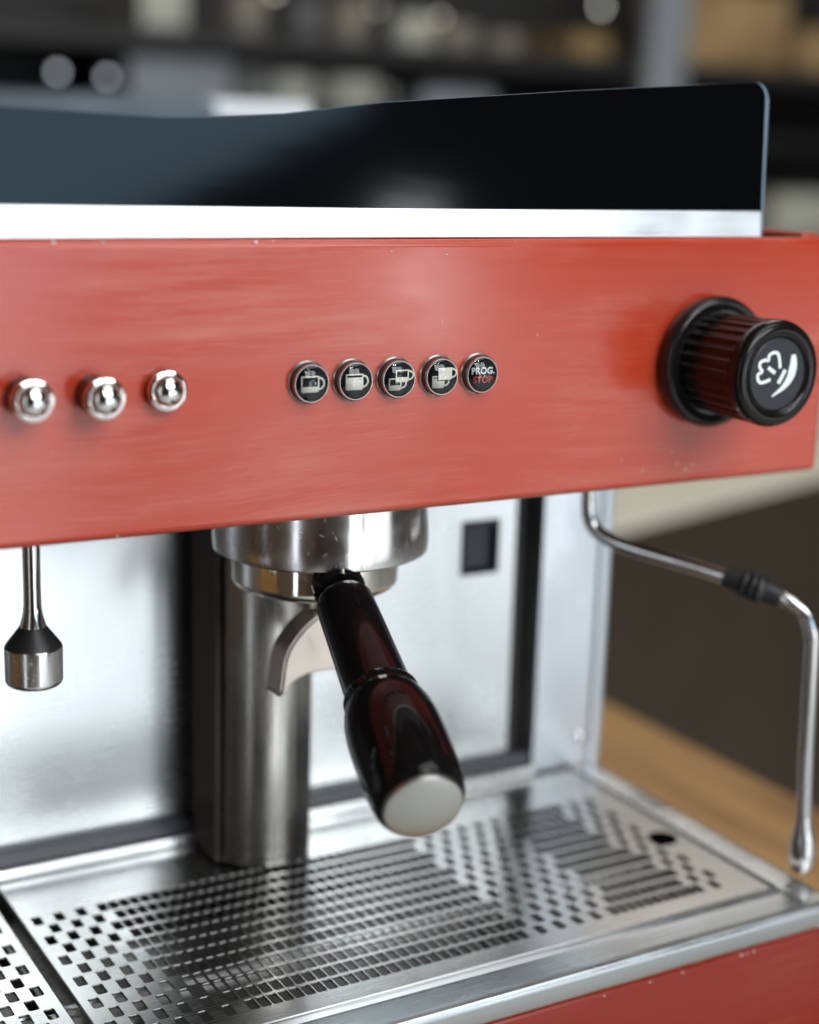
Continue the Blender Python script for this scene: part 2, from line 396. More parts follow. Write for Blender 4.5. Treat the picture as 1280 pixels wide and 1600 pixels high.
# mug print helper: all in mm about the button centre
def button_conv(cx, y0, cz, s=1.0):
    return lambda u, v, h: Vector((cx + u * .001 * s, y0 - h, cz + v * .001 * s))
def mug(bm, conv, cx, cz, w, h, fill, lw=0.55, handle=True, only_left=False):
    d = 0.00012
    x0, x1, z0, z1 = cx - w / 2, cx + w / 2, cz - h / 2, cz + h / 2
    zf = z0 + h * fill
    ch = 0.7
    poly_plate(bm, [(x0 + ch, z0), (x1 - ch, z0), (x1 - .2, z0 + .25), (x1, z0 + ch), (x1, zf), (x0, zf), (x0, z0 + ch), (x0 + .2, z0 + .25)], d, conv)
    if zf < z1 - lw:
        poly_plate(bm, [(x0, zf), (x0 + lw, zf), (x0 + lw, z1 - lw), (x0, z1 - lw)], d, conv)
        poly_plate(bm, [(x1 - lw, zf), (x1, zf), (x1, z1 - lw), (x1 - lw, z1 - lw)], d, conv)
        poly_plate(bm, [(x0, z1 - lw), (x1, z1 - lw), (x1, z1), (x0, z1)], d, conv)
    if handle:
        pa = []
        for i in range(13):
            a = math.radians(80 - 160 * i / 12)
            pa.append((x1 + 0.1 + 2.0 * math.cos(a) * 1.0, cz + 0.2 + h * 0.34 * math.sin(a)))
        pa = [(x1 + .02, pa[0][1])] + pa + [(x1 + .02, pa[-1][1])]
        strips(bm, pa, 0.75, d, conv)
BZ = 0.3916; MS = 1.08
bxs = [-0.0507, -0.0297, -0.0086, 0.0131, 0.0341]
for i, cx in enumerate(bxs):
    b = bpy.data.objects.new('push_button', None); b.parent = mc; COL.objects.link(b); b.empty_display_size = .01
    lt('bezel', [(0.0, .0093), (.0004, .0093), (.0007, .0090), (.0009, .0088)], (cx, 0.0, BZ), (0, -1, 0), GUN, b, 48)
    lt('button_base', [(0.0008, .0087), (.0024, .0087), (.0036, .0084), (.0036, .0080)], (cx, 0.0, BZ), (0, -1, 0), BTNS, b, 48)
    lt('rim', [(.0034, .0083), (.0042, .0082), (.0046, .0079), (.0046, .0077), (.0044, .0075)], (cx, 0.0, BZ), (0, -1, 0), GUN, b, 48, cap0=False, cap1=False)
    lt('button_face', [(.0030, .0079), (.0043, .0077), (.0043, 0.0)], (cx, 0.0, BZ), (0, -1, 0), BTN, b, 48)
    R_ = 0.0135; hh = R_ - math.sqrt(R_ ** 2 - .0075 ** 2)
    lt('lens', [(0.0047 + (R_ * math.cos(a) - (R_ - hh)), R_ * math.sin(a)) for a in (math.asin(.0075 / R_) * (1 - k / 10) for k in range(11))], (cx, 0.0, BZ), (0, -1, 0), LENS, b, 48, cap0=False)
    cv = button_conv(cx, -0.00455, BZ, MS)
    if i < 4:
        bm = bmesh.new()
        if i == 0: mug(bm, cv, -0.8, -0.2, 7.8, 6.4, 0.34)
        if i == 1: mug(bm, cv, -0.8, -0.2, 7.8, 6.4, 0.78)
        if i == 2:
            mug(bm, cv, -1.9, -2.0, 5.8, 5.0, 0.42); 
            cv2 = button_conv(cx, -0.0047, BZ, MS); mug(bm, cv2, 1.2, 1.3, 6.0, 5.0, 0.40)
        if i == 3:
            mug(bm, cv, -1.9, -2.0, 5.8, 5.0, 0.8)
            cv2 = button_conv(cx, -0.0047, BZ, MS); mug(bm, cv2, 1.2, 1.3, 6.4, 5.0, 0.99)
        s = link('symbol', bm, PRINT, b)
        if i == 3:
            bm = bmesh.new(); poly_plate(bm, [(-2.4, -1.6), (4.2, -1.6), (4.2, -1.25), (-2.0, -1.25), (-2.0, 1.2), (-2.4, 1.2)], 0.0001, button_conv(cx, -0.00468, BZ, MS)); link('outline', bm, BTN, b)
    else:
        for body, dz, mt, sz in (("PROG.", 0.5, WHITEPRINT, 3.9), ("STOP", -3.5, REDPRINT, 3.9)):
            cu = bpy.data.curves.new('lettering', 'FONT'); cu.body = body; cu.size = sz * .00105; cu.align_x = 'CENTER'
            cu.extrude = 0.00005; cu.offset = 0.00013; cu.materials.append(mt); cu.space_character = 1.05
            to = bpy.data.objects.new('lettering', cu); COL.objects.link(to); to.parent = b
            to.location = (cx, -0.0047, BZ + dz * .001); to.rotation_euler = (math.radians(90), 0, 0)
            bpy.context.view_layer.update()
            me = bpy.data.meshes.new_from_object(to.evaluated_get(bpy.context.evaluated_depsgraph_get()))
            tm = bpy.data.objects.new('lettering', me); COL.objects.link(tm); tm.parent = b
            tm.location = to.location; tm.rotation_euler = to.rotation_euler
            bpy.data.objects.remove(to)
    b['label'] = ['push button printed with an almost empty mug', 'push button printed with a nearly full mug', 'push button printed with two low mugs', 'push button printed with two full mugs', 'push button reading PROG. STOP'][i]

# three chromed round buttons of the other group
for cx, p, cz in ((-0.1722, .0130, .3918), (-0.1442, .0140, .3914), (-0.1152, .0055, .3918)):
    b = bpy.data.objects.new('chrome_button', None); b.parent = mc; COL.objects.link(b); b.empty_display_size = .01
    lt('sleeve', [(0, .0078), (p - .002, .0078)], (cx, 0, cz), (0, -1, 0), KNOBBLK, b, 48)
    lt('ring', [(p - .0025, .0074), (p - .0025, .0081), (p - .0006, .0083), (p + .0002, .0080), (p + .0004, .0073), (p - .0002, .0066)], (cx, 0, cz), (0, -1, 0), CHROME, b, 48, cap1=False)
    lt('dome', [(p - .0004, .0067)] + [(p - .0006 + .0052 * math.sin(a), .0067 * math.cos(a)) for a in (PI / 2 * k / 10 for k in range(1, 10))] + [(p + .0046, 0)], (cx, 0, cz), (0, -1, 0), CHROME, b, 48)
    # keyhole shade ring between dome and ring stays as real groove

# steam knob
kb = bpy.data.objects.new('steam_knob', None); kb.parent = mc; COL.objects.link(kb)
KC = (0.1665, 0.0, 0.3922); KA = (0, -1, 0)
lt('flange', [(0, .0300), (.003, .0316), (.0068, .0318), (.0088, .0308), (.0098, .0292), (.0096, .0275), (.0086, .0262), (.0084, .0250), (.0084, .010)], KC, KA, KNOBBLK, kb, 96)
bm = bmesh.new()
n = 28 * 10; prof = []
secs = [(0.0080, .0238, 1), (.0110, .0240, 1), (.0115, .0240, 1), (.040, .0247, 1), (.0425, .0248, .9), (.0438, .0249, .15), (.0446, .0250, 0), (.0480, .0250, 0), (.0500, .0243, 0), (.0512, .0228, 0), (.0517, .0210, 0), (.0515, .0195, 0), (.0509, .0181, 0), (.0500, .0173, 0), (.0494, .0170, 0)]
rings = []
for t_, r_, f_ in secs:
    rg = []
    for k in range(n):
        a = 2 * PI * k / n; c_ = math.cos(28 * a)
        rr = r_ - f_ * 0.0012 * (1 - max(0, c_) ** 0.7 if c_ > 0 else 1.0)
        rg.append(bm.verts.new((KC[0] + rr * math.cos(a), -t_, KC[2] + rr * math.sin(a))))
    rings.append(rg)
for A, B in zip(rings, rings[1:]):
    for k in range(n): bm.faces.new((A[k], A[(k + 1) % n], B[(k + 1) % n], B[k]))
bm.faces.new(rings[-1])
link('grip', bm, GRIP, kb, angle=50)
lt('cap_face', [(.0480, .0169), (.0497, .0167), (.0500, .0163), (.0500, 0)], KC, KA, KNOBCAP, kb, 72)
# steam symbol drawn in the plane of the cap
cap = lambda u, v, h: Vector((KC[0] + u * .0168, -0.04995 - h, KC[2] + v * .0154))
def k2(px, py): return ((px - 1040) / 155.0, -(py - 640 + 0.045 * (px - 1040)) / 212.0)
bm = bmesh.new()
cl = smooth_path([Vector((*k2(*p), 0)) for p in [(1002, 672), (975, 686), (948, 692), (932, 672), (930, 640), (952, 622), (936, 592), (940, 562), (968, 548), (982, 552), (985, 520), (1008, 502), (1032, 508), (1044, 545), (1052, 602)]], 5)
strips(bm, [(p.x, p.y) for p in cl], 0.105, 0.00012, cap)
link('symbol', bm, WHITEPRINT, kb)
bm = bmesh.new()
strips(bm, [k2(984, 596), k2(1004, 614), k2(1026, 632)], 0.12, 0.00012, cap)
strips(bm, [k2(1082, 612), k2(1066, 655), k2(1048, 700)], 0.13, 0.00012, cap)
link('symbol', bm, WHITEPRINT, kb)
bm = bmesh.new()
wp = smooth_path([Vector((*k2(*p), 0)) for p in [(1122, 515), (1126, 560), (1124, 610), (1112, 665), (1080, 722), (1018, 782)]], 5)
nn_ = len(wp); ws = [0.06 + 0.22 * math.sin(PI * min(1, (i / (nn_ - 1)) * 0.9 + .12)) ** 1.0 for i in range(nn_)]
strips(bm, [(p.x, p.y) for p in wp], ws, 0.00012, cap)
link('symbol', bm, WHITEPRINT, kb)

# brewing column
bm = bmesh.new()
prof = [(-.0390, .1475)] + [(-.0125 - .0265 * math.cos(a), .1250 - .0265 * math.sin(a)) for a in (PI * k / 28 for k in range(29))] + [(.0140, .1475)]
for z0, z1 in ((0.1218, 0.3415),):
    A = [bm.verts.new((x_, y_, z0)) for x_, y_ in prof]; B = [bm.verts.new((x_, y_, z1)) for x_, y_ in prof]
    k_ = len(prof)
    for k in range(k_): bm.faces.new((A[k], A[(k + 1) % k_], B[(k + 1) % k_], B[k]))
    bm.faces.new(A); bm.faces.new(B)
link('column', bm, COLUMN, mc)
bx('column_side', (-.0420, -.0392, .1165, .1475, .1218, .3415), FLANK, mc, .0006)

# group head bell
GX, GY = -0.0100, 0.065
lt('group_head', [(0, .0500), (.028, .0516), (.0355, .0518), (.0395, .0514), (.0405, .0500), (.0402, .0420)], (GX, GY, .3415), (0, 0, -1), COLLAR, mc, 128)

# hanging hot water spout (left)
hw = bpy.data.objects.new('water_spout', None); hw.parent = mc; COL.objects.link(hw)
HX, HY = -0.1610, 0.032
lt('stem', [(0, .0037), (.036, .0036), (.0445, .0037), (.0475, .0040), (.0505, .0047), (.0535, .0056)], (HX, HY, .343), (0, 0, -1), PIPE, hw, 40)
lt('cone', [(.0535, .0056), (.0610, .0113), (.0618, .0118), (.0622, .0119)], (HX, HY, .343), (0, 0, -1), TIPBLK, hw, 64)
lt('tip', [(.0622, .0119), (.0626, .0121), (.0765, .0120)] + [(.0765 + .0028 * math.sin(a), .0120 - .0035 * (1 - math.cos(a))) for a in (PI / 2 * k / 6 for k in range(1, 7))] + [(.0797, 0.0)], (HX, HY, .343), (0, 0, -1), COLLAR, hw, 64)

# screw heads under the panel
for sx in (-0.1432, -0.0105):
    lt('screw', [(0, .0040), (.0026, .0040), (.0040, .0030), (.0043, 0)], (sx, 0.014, .3335), (0, 0, -1), DARKSTEEL, mc, 24)

# backsplash, socket, gap strip, upright post
bm = bmesh.new(); ys = 0.1580
# backsplash plate with a square opening for the socket
X0, X1, Z0, Z1 = XL, .1672, .1334, .3415
sx0, sx1, sz0, sz1 = .1290, .1548, .2475, .2800
xs, zs = [X0, sx0, sx1, X1], [Z0, sz0, sz1, Z1]
g = [[bm.verts.new((x_, ys, z_)) for z_ in zs] for x_ in xs]
for i in range(3):
    for j in range(3):
        if (i, j) != (1, 1): bm.faces.new((g[i][j], g[i + 1][j], g[i + 1][j + 1], g[i][j + 1]))
ex = bmesh.ops.extrude_face_region(bm, geom=bm.faces[:]); 
for v in [q for q in ex['geom'] if isinstance(q, bmesh.types.BMVert)]: v.co.y += 0.0012
link('backsplash', bm, BACK, mc, smooth=False)
sk = bpy.data.objects.new('socket', None); sk.parent = mc; COL.objects.link(sk)
bm = bmesh.new()
for a in ((sx0 + .0002, sx0 + .0035, ys - .0012, ys + .012, sz0 + .0002, sz1 - .0002), (sx1 - .0022, sx1 - .0002, ys - .0012, ys + .012, sz0 + .0002, sz1 - .0002), (sx0 + .0036, sx1 - .0023, ys - .0012, ys + .012, sz1 - .0035, sz1 - .0002), (sx0 + .0036, sx1 - .0023, ys - .0012, ys + .012, sz0 + .0002, sz0 + .0022)):
    box(bm, *a, bev=.0003, seg=1)
link('socket_frame', bm, RUBBER, sk)
bx('socket_cover', (sx0 + .0037, sx1 - .0024, ys + .004, ys + .010, sz0 + .0023, sz1 - .0036), SOCKET, sk, .0004)
bx('gap_strip', (.1673, .1795, .1640, .170, .1210, .3415), GAP, mc)
bx('gap_lining', (.1673, .1700, .1562, .1639, .1300, .3415), GAP, mc, .0005)
bx('back_body', (XL, .222, .1705, .36, .004, .341), DARKSTEEL, mc, .001)
bx('post', (.1797, .2205, .1480, .1700, .1200, .3415), POST, mc, .0008)
bm = bmesh.new(); box(bm, .2208, .2302, .1466, .36, .117, .3415, bev=.0030, seg=4); link('post_edge', bm, POST, mc)
lt('screw', [(0, .0038), (.0008, .0038), (.0016, .0028), (.0018, 0)], (.2145, .1480, .1380), (0, -1, 0), COLLAR, mc, 24)
# ledge below the backsplash
for x0, x1 in ((XL, -.0424), (.0145, .1795)):
    bm = bmesh.new()
    extrude_x(bm, [(.1572, .1200), (.1462, .1200), (.1455, .1206), (.1455, .1246), (.1462, .1256), (.1480, .1259), (.1572, .1261)], x0, x1)
    link('ledge', bm, STEEL_X, mc, angle=25)
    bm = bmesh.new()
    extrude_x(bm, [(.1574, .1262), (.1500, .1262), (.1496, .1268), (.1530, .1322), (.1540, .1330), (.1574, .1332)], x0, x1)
    link('ledge_shade_strip', bm, LEDGESHADE, mc, angle=25)  # added dark strip where the upper ledge face lies in shade

# tray frame
tf = bpy.data.objects.new('tray_frame', None); tf.parent = mc; COL.objects.link(tf)
bm = bmesh.new()
extrude_x(bm, [(-.0372, .1120), (-.0372, .1203), (-.0378, .1210), (-.0392, .1211), (-.0402, .1205), (-.0415, .1195), (-.0560, .1193), (-.0580, .1200), (-.0598, .1212), (-.0615, .1216), (-.0630, .1210), (-.0640, .1195), (-.0643, .1175), (-.0634, .1100), (-.0628, .1085), (-.0600, .1080), (-.0600, .1120)], XL, .2235)
link('front_rail', bm, RAILM, tf, angle=28)
bm = bmesh.new()
# right rail: same idea swept along y
pr2 = [(.2072, .1120), (.2072, .1203), (.2078, .1212), (.2092, .1213), (.2104, .1206), (.2116, .1196), (.2230, .1194), (.2258, .1190), (.2275, .1178), (.2280, .1150), (.2280, .1085), (.2072, .1085)]
A = [bm.verts.new((x_, -.0560, z_)) for x_, z_ in pr2]; B = [bm.verts.new((x_, .1465, z_)) for x_, z_ in pr2]
for k in range(len(pr2)): bm.faces.new((A[k], A[(k + 1) % len(pr2)], B[(k + 1) % len(pr2)], B[k]))
bm.faces.new(A); bm.faces.new(B)
link('side_rail', bm, STEEL_Z if False else STEEL_X, tf, angle=28)
# rounded outer corner of the tray
lt('corner', [(0, .0100), (.0085, .0100), (.0100, .0093), (.0108, .0080), (.0110, 0)], (.2180, -.0545, .1085), (0, 0, 1), STEEL_X, tf, 40)
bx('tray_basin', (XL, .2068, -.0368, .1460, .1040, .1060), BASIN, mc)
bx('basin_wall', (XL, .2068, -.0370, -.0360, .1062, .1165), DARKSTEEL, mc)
bx('basin_rib', (XL, .2050, .0300, .0340, .1061, .1100), STEEL_X, mc, .0005)
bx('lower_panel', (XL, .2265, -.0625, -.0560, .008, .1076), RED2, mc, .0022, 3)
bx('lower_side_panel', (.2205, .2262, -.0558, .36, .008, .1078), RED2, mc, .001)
bm = bmesh.new()
for cx, cz, s in ((.078, .1050, .0006), (.105, .1052, .0006), (.125, .1052, .0006), (.162, .1055, .0009), (.166, .1054, .0006), (.170, .1056, .0008)):
    pts = [(cx + s * random.uniform(.6, 1.2) * math.cos(a), cz + .5 * s * random.uniform(.5, 1.1) * math.sin(a)) for a in (2 * PI * i / 7 for i in range(7))]
    poly_plate(bm, pts, 0.0006, lambda u, v, h: Vector((u, -0.0623 - h, v)))
tag(link('paint_chips', bm, CHIP, mc), kind='stuff')
for fx in (-.4, .19):
    for fy in (-.03, .33): lt('foot', [(0, .014), (.012, .016)], (fx, fy, 0.0), (0, 0, 1), RUBBER, mc, 32)

# steam wand
sw = bpy.data.objects.new('steam_wand', None); sw.parent = mc; COL.objects.link(sw)
pth = smooth_path([(.1445, .060, .345), (.1445, .060, .330), (.1445, .060, .312), (.1455, .0585, .301), (.1490, .054, .2945), (.1575, .044, .2895), (.1740, .024, .2845), (.1915, .0015, .2795)], 10)
bm = bmesh.new(); tube(bm, pth, 0.0037, 24); link('upper_pipe', bm, PIPE, sw)
a = Vector((.1905, .0025, .2798)); b = Vector((.2085, -.0215, .2722)); ax = (b - a).normalized(); L = (b - a).length
bm = bmesh.new()
lathe(bm, [(0, .0048), (.0005, .0056), (.009, .0060), (.0098, .0078), (.0112, .0082), (.0125, .0078), (.0132, .0066), (.0140, .0078), (.0155, .0083), (.0168, .0079), (.0175, .0067), (.0183, .0078), (.0196, .0080), (.0210, .0072), (.0222, .0060), (L - .001, .0054), (L, .0045)], a, ax, 32)
link('rubber_grip', bm, RUBBER, sw)
p2 = smooth_path([b - ax * .003, b + ax * .004, (.2165, -.0300, .2655), (.2194, -.0330, .2560), (.2206, -.0335, .2420), (.2231, -.0330, .195), (.2262, -.0325, .1555)], 10)
bm = bmesh.new(); tube(bm, p2, 0.0037, 24); link('lower_pipe', bm, PIPE, sw)
dn = Vector((.0033, .0005, -.0425)).normalized()
lt('nozzle', [(0, .0037), (.006, .0040), (.012, .0058), (.016, .0065), (.0225, .0070), (.0228, .0066), (.0235, .0066), (.0238, .0070), (.0290, .0069), (.0318, .0058), (.0325, 0)], (.2261, -.0325, .1560), dn, PIPE, sw, 32)

# ------------------------------------------------------------------ drip grates
NI, NJ = 61, 12
DX, DY = 0.005478, 0.0106
def grate(name, xa, xb, ya, yb, x_first, mirror, ni, label):
    """plate with a field of small rectangular holes; x_first is the first column centre"""
    root = empty(name, (0, 0, 0), label=label, cat='drip grate', group='drip grates over the tray')
    bm = bmesh.new(); zt = 0.1200; th = 0.0011; ch = 0.00038
    fx0 = x_first - DX / 2; fx1 = fx0 + ni * DX
    fy1 = 0.0983 + DY / 2; fy0 = fy1 - NJ * DY
    V = {}
    def vert(x_, y_, z_):
        k = (round(x_, 6), round(y_, 6), round(z_, 6))
        if k not in V: V[k] = bm.verts.new((x_, y_, z_))
        return V[k]
    def dense(i, j):
        if mirror: i = ni - 1 - i + 0
        lo = 7 + max(0, j - 7) * 1.2
        return (lo <= i <= 37) or (49 + (1 if j < 1 else 0) - (1 if j > 9 else 0) <= i <= 55 + (j > 6))
    for i in range(ni):
        for j in range(NJ):
            cx = fx0 + (i + .5) * DX; cy = fy1 - (j + .5) * DY
            x0, x1, y0, y1 = fx0 + i * DX, fx0 + (i + 1) * DX, fy1 - (j + 1) * DY, fy1 - j * DY
            c4 = [vert(x0, y0, zt), vert(x1, y0, zt), vert(x1, y1, zt), vert(x0, y1, zt)]
            if not ((i + j) % 2 == 0 or dense(i, j)):
                bm.faces.new(c4); continue
            hx, hy, c = 0.00225, 0.0044, 0.0008
            def octo(s, z_):
                a_, b_ = hx + s, hy + s
                return [bm.verts.new((cx + p, cy + q, z_)) for p, q in ((-a_ + c, -b_), (a_ - c, -b_), (a_, -b_ + c), (a_, b_ - c), (a_ - c, b_), (-a_ + c, b_), (-a_, b_ - c), (-a_, -b_ + c))]
            o1 = octo(0.00022, zt); o2 = octo(0.0, zt - ch); o3 = octo(0.0, zt - th)
            for s in range(4):
                a_, b_ = c4[s], c4[(s + 1) % 4]
                bm.faces.new((a_, b_, o1[2 * s + 1], o1[2 * s]))
                bm.faces.new((b_, o1[(2 * s + 2) % 8], o1[2 * s + 1]))
            for A, B in ((o1, o2), (o2, o3)):
                for s in range(8):
                    f_ = bm.faces.new((A[s], A[(s + 1) % 8], B[(s + 1) % 8], B[s]))
                    f_.material_index = 1
    # border
    xsb = [fx0 + i * DX for i in range(ni + 1)]; ysb = [fy1 - j * DY for j in range(NJ + 1)]
    e_ = 0.0007
    def quad(x0, x1, y0, y1): bm.faces.new((vert(x0, y0, zt), vert(x1, y0, zt), vert(x1, y1, zt), vert(x0, y1, zt)))
    for i in range(ni): quad(xsb[i], xsb[i + 1], fy1, yb); quad(xsb[i], xsb[i + 1], ya, fy0)
    for j in range(NJ): quad(xa, fx0, ysb[j + 1], ysb[j]); quad(fx1, xb, ysb[j + 1], ysb[j])
    for a_ in ((xa, fx0, fy1, yb), (xa, fx0, ya, fy0), (fx1, xb, fy1, yb), (fx1, xb, ya, fy0)): quad(*a_)
    # turned-down rim
    be = [e for e in bm.edges if e.is_boundary and all(abs(v.co.z - zt) < 1e-6 for v in e.verts) and (all(abs(v.co.x - xa) < 1e-6 for v in e.verts) or all(abs(v.co.x - xb) < 1e-6 for v in e.verts) or all(abs(v.co.y - ya) < 1e-6 for v in e.verts) or all(abs(v.co.y - yb) < 1e-6 for v in e.verts))]
    cxm, cym = (xa + xb) / 2, (ya + yb) / 2
    for dz, out in ((-.0005, .0006), (-.0014, .0003), (-.010, 0)):
        r = bmesh.ops.extrude_edge_only(bm, edges=be)
        vs = [q for q in r['geom'] if isinstance(q, bmesh.types.BMVert)]; be = [q for q in r['geom'] if isinstance(q, bmesh.types.BMEdge) and all(v in set(vs) for v in q.verts)]
        for v in vs:
            if abs(v.co.x - xa) < .0016: v.co.x -= out
            if abs(v.co.x - xb) < .0016: v.co.x += out
            if abs(v.co.y - ya) < .0016: v.co.y -= out
            if abs(v.co.y - yb) < .0016: v.co.y += out
            v.co.z += dz
    o = link('perforated_plate', bm, [GRATE, CUTEDGE], root, angle=30)
    return root
gr = grate('drip_grate', -.1488, .2048, -.0350, .1435, -.1425, False, NI, 'perforated steel drip grate beneath the coffee spout, with the round finger hole')
grate('drip_grate', -.5080, -.1562, -.0350, .1435, -.1425 - 3.75 * DX - 60 * DX + .0005, True, NI, 'perforated steel drip grate cut off by the left edge, left of the dark joint')
# round finger hole: dark cup set in the plate
lt('finger_hole', [(0, .0082), (.0003, .0083), (.0005, .0081), (.0006, .0078), (.0004, .0076), (.0003, .0074), (.0003, 0)], (.1925, .0385, .1200), (0, 0, 1), DARKHOLE, gr, 32)

# ------------------------------------------------------------------ portafilter (locked into the group)
pf = empty('portafilter', (GX, GY, .29), label='chrome portafilter with a glossy black bulbous handle, locked under the brewing group', cat='portafilter')
T0 = Vector((GX, GY, .29))
class PFParent: pass
def pfl(o): o.matrix_parent_inverse = Matrix.Translation(-T0); return o
PX, PY = -0.0128, 0.065
pfl(lt('basket_ring', [(0, .0390), (.001, .0404), (.0145, .0402)] + [(.0145 + .0050 * math.sin(a), .0402 - .0060 * (1 - math.cos(a))) for a in (PI / 2 * k / 6 for k in range(1, 7))] + [(.0205, .0300), (.0240, .0160), (.0255, .0090), (.0300, .0080), (.0315, 0)], (PX, PY, .3025), (0, 0, -1), PFCH, pf, 128))
# twin spout: crescent arms
bm = bmesh.new()
for sg in (1, -1):
    out = smooth_path([(-.0128, 0, .2720), (-.018, 0, .2705), (-.0265, 0, .2640), (-.0340, 0, .2530), (-.0370, 0, .2330)], 6)
    inn = smooth_path([(-.0128, 0, .2430), (-.017, 0, .2428), (-.0225, 0, .2425), (-.0300, 0, .2395), (-.0362, 0, .2326)], 6)
    rows = []
    for o_, i_ in zip(out, inn):
        w = .0085
        cx_ = lambda p, y: bm.verts.new((PX + sg * (p.x + .0128), PY - .006 + y, p.z))
        rows.append([cx_(o_, -w), cx_(o_, w), cx_(i_, w), cx_(i_, -w)])
    for A, B in zip(rows, rows[1:]):
        for k in range(4): bm.faces.new((A[k], A[(k + 1) % 4], B[(k + 1) % 4], B[k]))
    bm.faces.new(rows[-1])
bmesh.ops.remove_doubles(bm, verts=bm.verts[:], dist=1e-5)
bmesh.ops.recalc_face_normals(bm, faces=bm.faces[:])
bmesh.ops.bevel(bm, geom=[e for e in bm.edges if len(e.link_faces) == 2 and e.calc_face_angle() > 0.6], offset=.0012, segments=3, affect='EDGES')
pfl(link('spout', bm, SPOUT, pf, angle=50))
N = Vector((-.0232, .0182, .2920)); az = math.radians(12.893); dr = math.radians(21.01)
D = Vector((-math.sin(az) * math.cos(dr), -math.cos(az) * math.cos(dr), -math.sin(dr)))
pfl(lt('neck', [(-.012, .0085), (-.004, .0080), (-.001, .0050), (.012, .0046)], N, D, PFCH, pf, 40))
pfl(lt('ferrule', [(-.0085, .0100), (-.0070, .0118), (-.0015, .0120), (.0005, .0105), (.0010, .0060)], N, D, BLACKGLOSS, pf, 48))
hp = [(.0060, .0058), (.0066, .0108), (.0074, .0122), (.0092, .0130), (.0120, .0133), (.040, .0139), (.0700, .0145), (.0722, .0147), (.0730, .0158), (.0745, .0164), (.0762, .0160), (.0772, .0158),
      (.0790, .0166), (.0830, .0180), (.0890, .0193), (.0960, .0199), (.105, .0201), (.118, .0199), (.127, .0195), (.1335, .0187), (.1365, .0177), (.1378, .0168), (.1380, .0150)]
pfl(lt('handle', hp, N, D, BLACKGLOSS, pf, 96))
pfl(lt('end_cap', [(.1374, .0160), (.1390, .0160), (.1397, .0156), (.1403, .0140), (.1410, .0100), (.1415, .0050), (.1416, 0)], N, D, CAPSTEEL, pf, 72))

# ------------------------------------------------------------------ things behind, far out of focus
BY = 2.4
sh = empty('wall_shelf', (1.4, 2.55, .7), label='long dark shelf rack behind the machine, holding boxes, tins and cups', cat='shelf')
def bxo(name, a, material, parent, loc, bev=0.0):
    bm = bmesh.new(); box(bm, a[0] - loc[0], a[1] - loc[0], a[2] - loc[1], a[3] - loc[1], a[4] - loc[2], a[5] - loc[2], bev=bev); return link(name, bm, material, parent)
bxo('shelf_board', (-.2, 3.2, 2.34, 2.75, .655, .690), SHELFM, sh, (1.4, 2.55, .7))
bxo('shelf_board', (-.2, 3.2, 2.34, 2.75, .515, .535), SHELFM, sh, (1.4, 2.55, .7))
bxo('shelf_board', (-.2, 3.2, 2.34, 2.75, .270, .290), SHELFM, sh, (1.4, 2.55, .7))
bxo('shelf_back', (-.2, 3.2, 2.76, 2.78, -.5, 1.2), SHELFM, sh, (1.4, 2.55, .7))
bxo('upright', (1.925, 2.030, 2.30, 2.336, -.899, 1.2), GREYBOX, sh, (1.4, 2.55, .7), .004)
bxo('upright', (-.20, -.15, 2.30, 2.336, -.899, 1.2), GREYDARK, sh, (1.4, 2.55, .7), .004)
def tbox(name, x0, x1, z0, z1, mt, label, cat, group=None, y0=2.36, y1=2.55):
    loc = ((x0 + x1) / 2, y0 + .05, z0)
    r_ = empty(name, loc, label=label, cat=cat, group=group)
    bxo('carton', (x0, x1, y0, y1, z0, z1 - .006), mt, r_, loc, .004)
    bxo('lid', (x0 - .002, x1 + .002, y0 - .002, y1 + .002, z1 - .0055, z1), mt, r_, loc, .002)
tbox('storage_box', .745, .955, .536, .640, GREYBOX, 'blue-grey box on the lower shelf above the bright strip, left of the pale cups', 'box')
tbox('storage_box', .965, 1.035, .536, .628, GREYDARK, 'small dull grey box between the blue-grey box and the pale cups', 'box')
tbox('storage_box', 1.385, 1.560, .536, .610, GREYBOX, 'low grey box on the lower shelf, right of the pale cups', 'box')
tbox('white_box', .770, .860, .691, .80, PALECUP, 'pale box cut off by the top edge, on the upper shelf near the left', 'box')
tbox('cardboard_box', 2.080, 2.375, .691, .86, CARD, 'larger tan cardboard box high on the shelf right of the grey upright', 'box')
tbox('cardboard_box', 2.425, 2.70, .691, .79, CARD, 'tan cardboard box at the right edge beside the larger one', 'box')
tbox('cardboard_box', 1.760, 1.860, .691, .742, CARD, 'small brown box on the upper shelf just left of the grey upright', 'box')
tbox('white_box', 2.385, 2.62, .291, .405, PALECUP, 'pale box low on the shelf, seen right of the black board end', 'box')
def tin(x, z, r, h, mt, name, label, cat, group=None, y=2.42):
    q = empty(name, (x, y, z), label=label, cat=cat, group=group)
    lt('tin_body', [(0, r), (h - .01, r), (h - .004, r * .97)], (0, 0, 0), (0, 0, 1), mt, q, 32)
    lt('tin_lid', [(h - .0038, r * .9), (h, r * .88), (h + .001, 0)], (0, 0, 0), (0, 0, 1), mt, q, 32)
for x_, r_, h_, mt, lb in ((1.005, .042, .085, BEIGE, 'beige tin leftmost on the upper shelf of tins'), (1.135, .042, .075, GREYDARK, 'dull grey tin between two beige tins on the upper shelf'), (1.235, .042, .080, BEIGE, 'beige tin on the upper shelf between the grey tin and the gap'),
                       (1.385, .048, .062, PALECUP, 'palest round tin at the left of the three low tins, upper shelf'), (1.495, .048, .050, BEIGE, 'middle one of the three low tins on the upper shelf'), (1.615, .045, .040, BEIGE, 'right one of the three low tins on the upper shelf')):
    tin(x_, .691, r_, h_, mt, 'storage_tin', lb, 'tin', 'tins on the upper shelf')
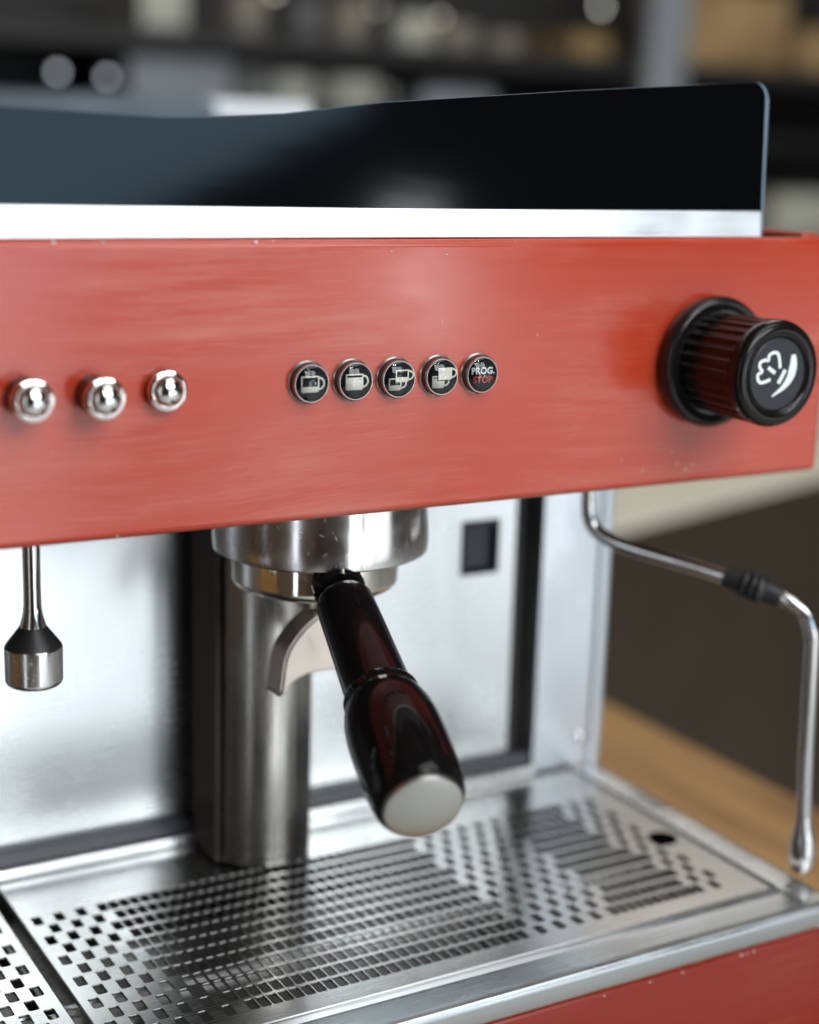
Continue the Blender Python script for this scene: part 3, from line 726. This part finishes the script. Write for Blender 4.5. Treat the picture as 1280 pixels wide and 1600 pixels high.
for x_, r_, lb in ((1.105, .055, 'pale round cup left of its slightly larger twin on the lower shelf'), (1.245, .068, 'larger pale cup on the lower shelf, right of its twin')):
    q = empty('cup', (x_, 2.43, .536), label=lb, cat='cup', group='pale cups on the lower shelf')
    lt('bowl', [(0, r_ * .6), (.012, r_ * .7), (.05, r_ * .95), (.085, r_), (.085, r_ * .93), (.05, r_ * .88), (.015, r_ * .6), (.012, 0)], (0, 0, 0), (0, 0, 1), PALECUP, q, 40)
    bm = bmesh.new(); tube(bm, smooth_path([(r_ * .9, 0, .07), (r_ * 1.4, 0, .065), (r_ * 1.45, 0, .035), (r_ * .85, 0, .025)], 6), .006, 10); link('handle', bm, PALECUP, q)
# glowing beads added for glints on glass and metal, seen as soft discs
def glint_mat(name, c, s):
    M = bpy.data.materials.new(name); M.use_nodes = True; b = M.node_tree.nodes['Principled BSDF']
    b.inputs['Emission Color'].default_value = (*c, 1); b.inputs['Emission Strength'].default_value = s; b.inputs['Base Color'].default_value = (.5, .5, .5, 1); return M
for x_, z_, c_, s_, lb in ((.580, .600, (.75, .86, .95), 10, 'small glowing bead for a pale glint, left of its twin, blurred to a disc above the machine at left'), (.672, .596, (.75, .86, .95), 9, 'small glowing bead for a pale glint, right of its twin, blurred to a disc above the machine at left'),
                       (1.769, .790, (.95, .95, .86), 14, 'small glowing bead for a warm glint, blurred to a disc at the top edge right of centre'), (1.005, .765, (1, .88, .68), 8, 'small glowing bead for an amber glint, blurred to a disc at the top edge left of centre'),
                       (1.225, .752, (.95, .88, .75), 3.5, 'glowing bead for a faint beige glint at the top edge near the middle'), (1.372, .742, (.95, .88, .74), 6, 'glowing bead for a beige glint, blurred over the low tins')):
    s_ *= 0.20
    q = empty('glint_bead', (x_, 2.28, z_), label=lb, cat='glint', group='glowing glint beads among the shelves')
    lt('bead', [(-.0065 * math.cos(a), .0065 * math.sin(a)) for a in (PI * k / 10 for k in range(11))], (0, 0, 0), (0, 0, 1), glint_mat('glint_glow', c_, s_), q, 20, cap0=False, cap1=False)
    lt('bead_holder', [(.0055, .0035), (.014, .0035)], (0, 0, 0), (0, 0, 1), SHELFM, q, 12)
# blue-grey machine and white carton standing on the same table behind
q = empty('grinder_body', (.12, .86, 0), label='blue-grey glossy appliance body standing behind the machine at the left edge', cat='appliance')
bm = bmesh.new(); box(bm, -.45, .155, -.01, .25, 0.001, .5265, bev=.006, seg=3); link('casing', bm, BLUEGREY, q)
bm = bmesh.new(); box(bm, -.44, .145, -.0, .24, .5267, .5290, bev=.001); link('top_plate', bm, BLUEGREY, q)
q = empty('white_tray', (.31, .93, 0), label='bright white flat tray on a dark stand behind the board, left of centre', cat='tray')
bm = bmesh.new(); box(bm, -.06, .075, -.06, .06, .508, .5285, bev=.004, seg=3); link('tray_body', bm, WHITEBOX, q)
bm = bmesh.new(); box(bm, -.05, .065, -.05, .05, .001, .5078, bev=.002); link('stand', bm, SHELFM, q)
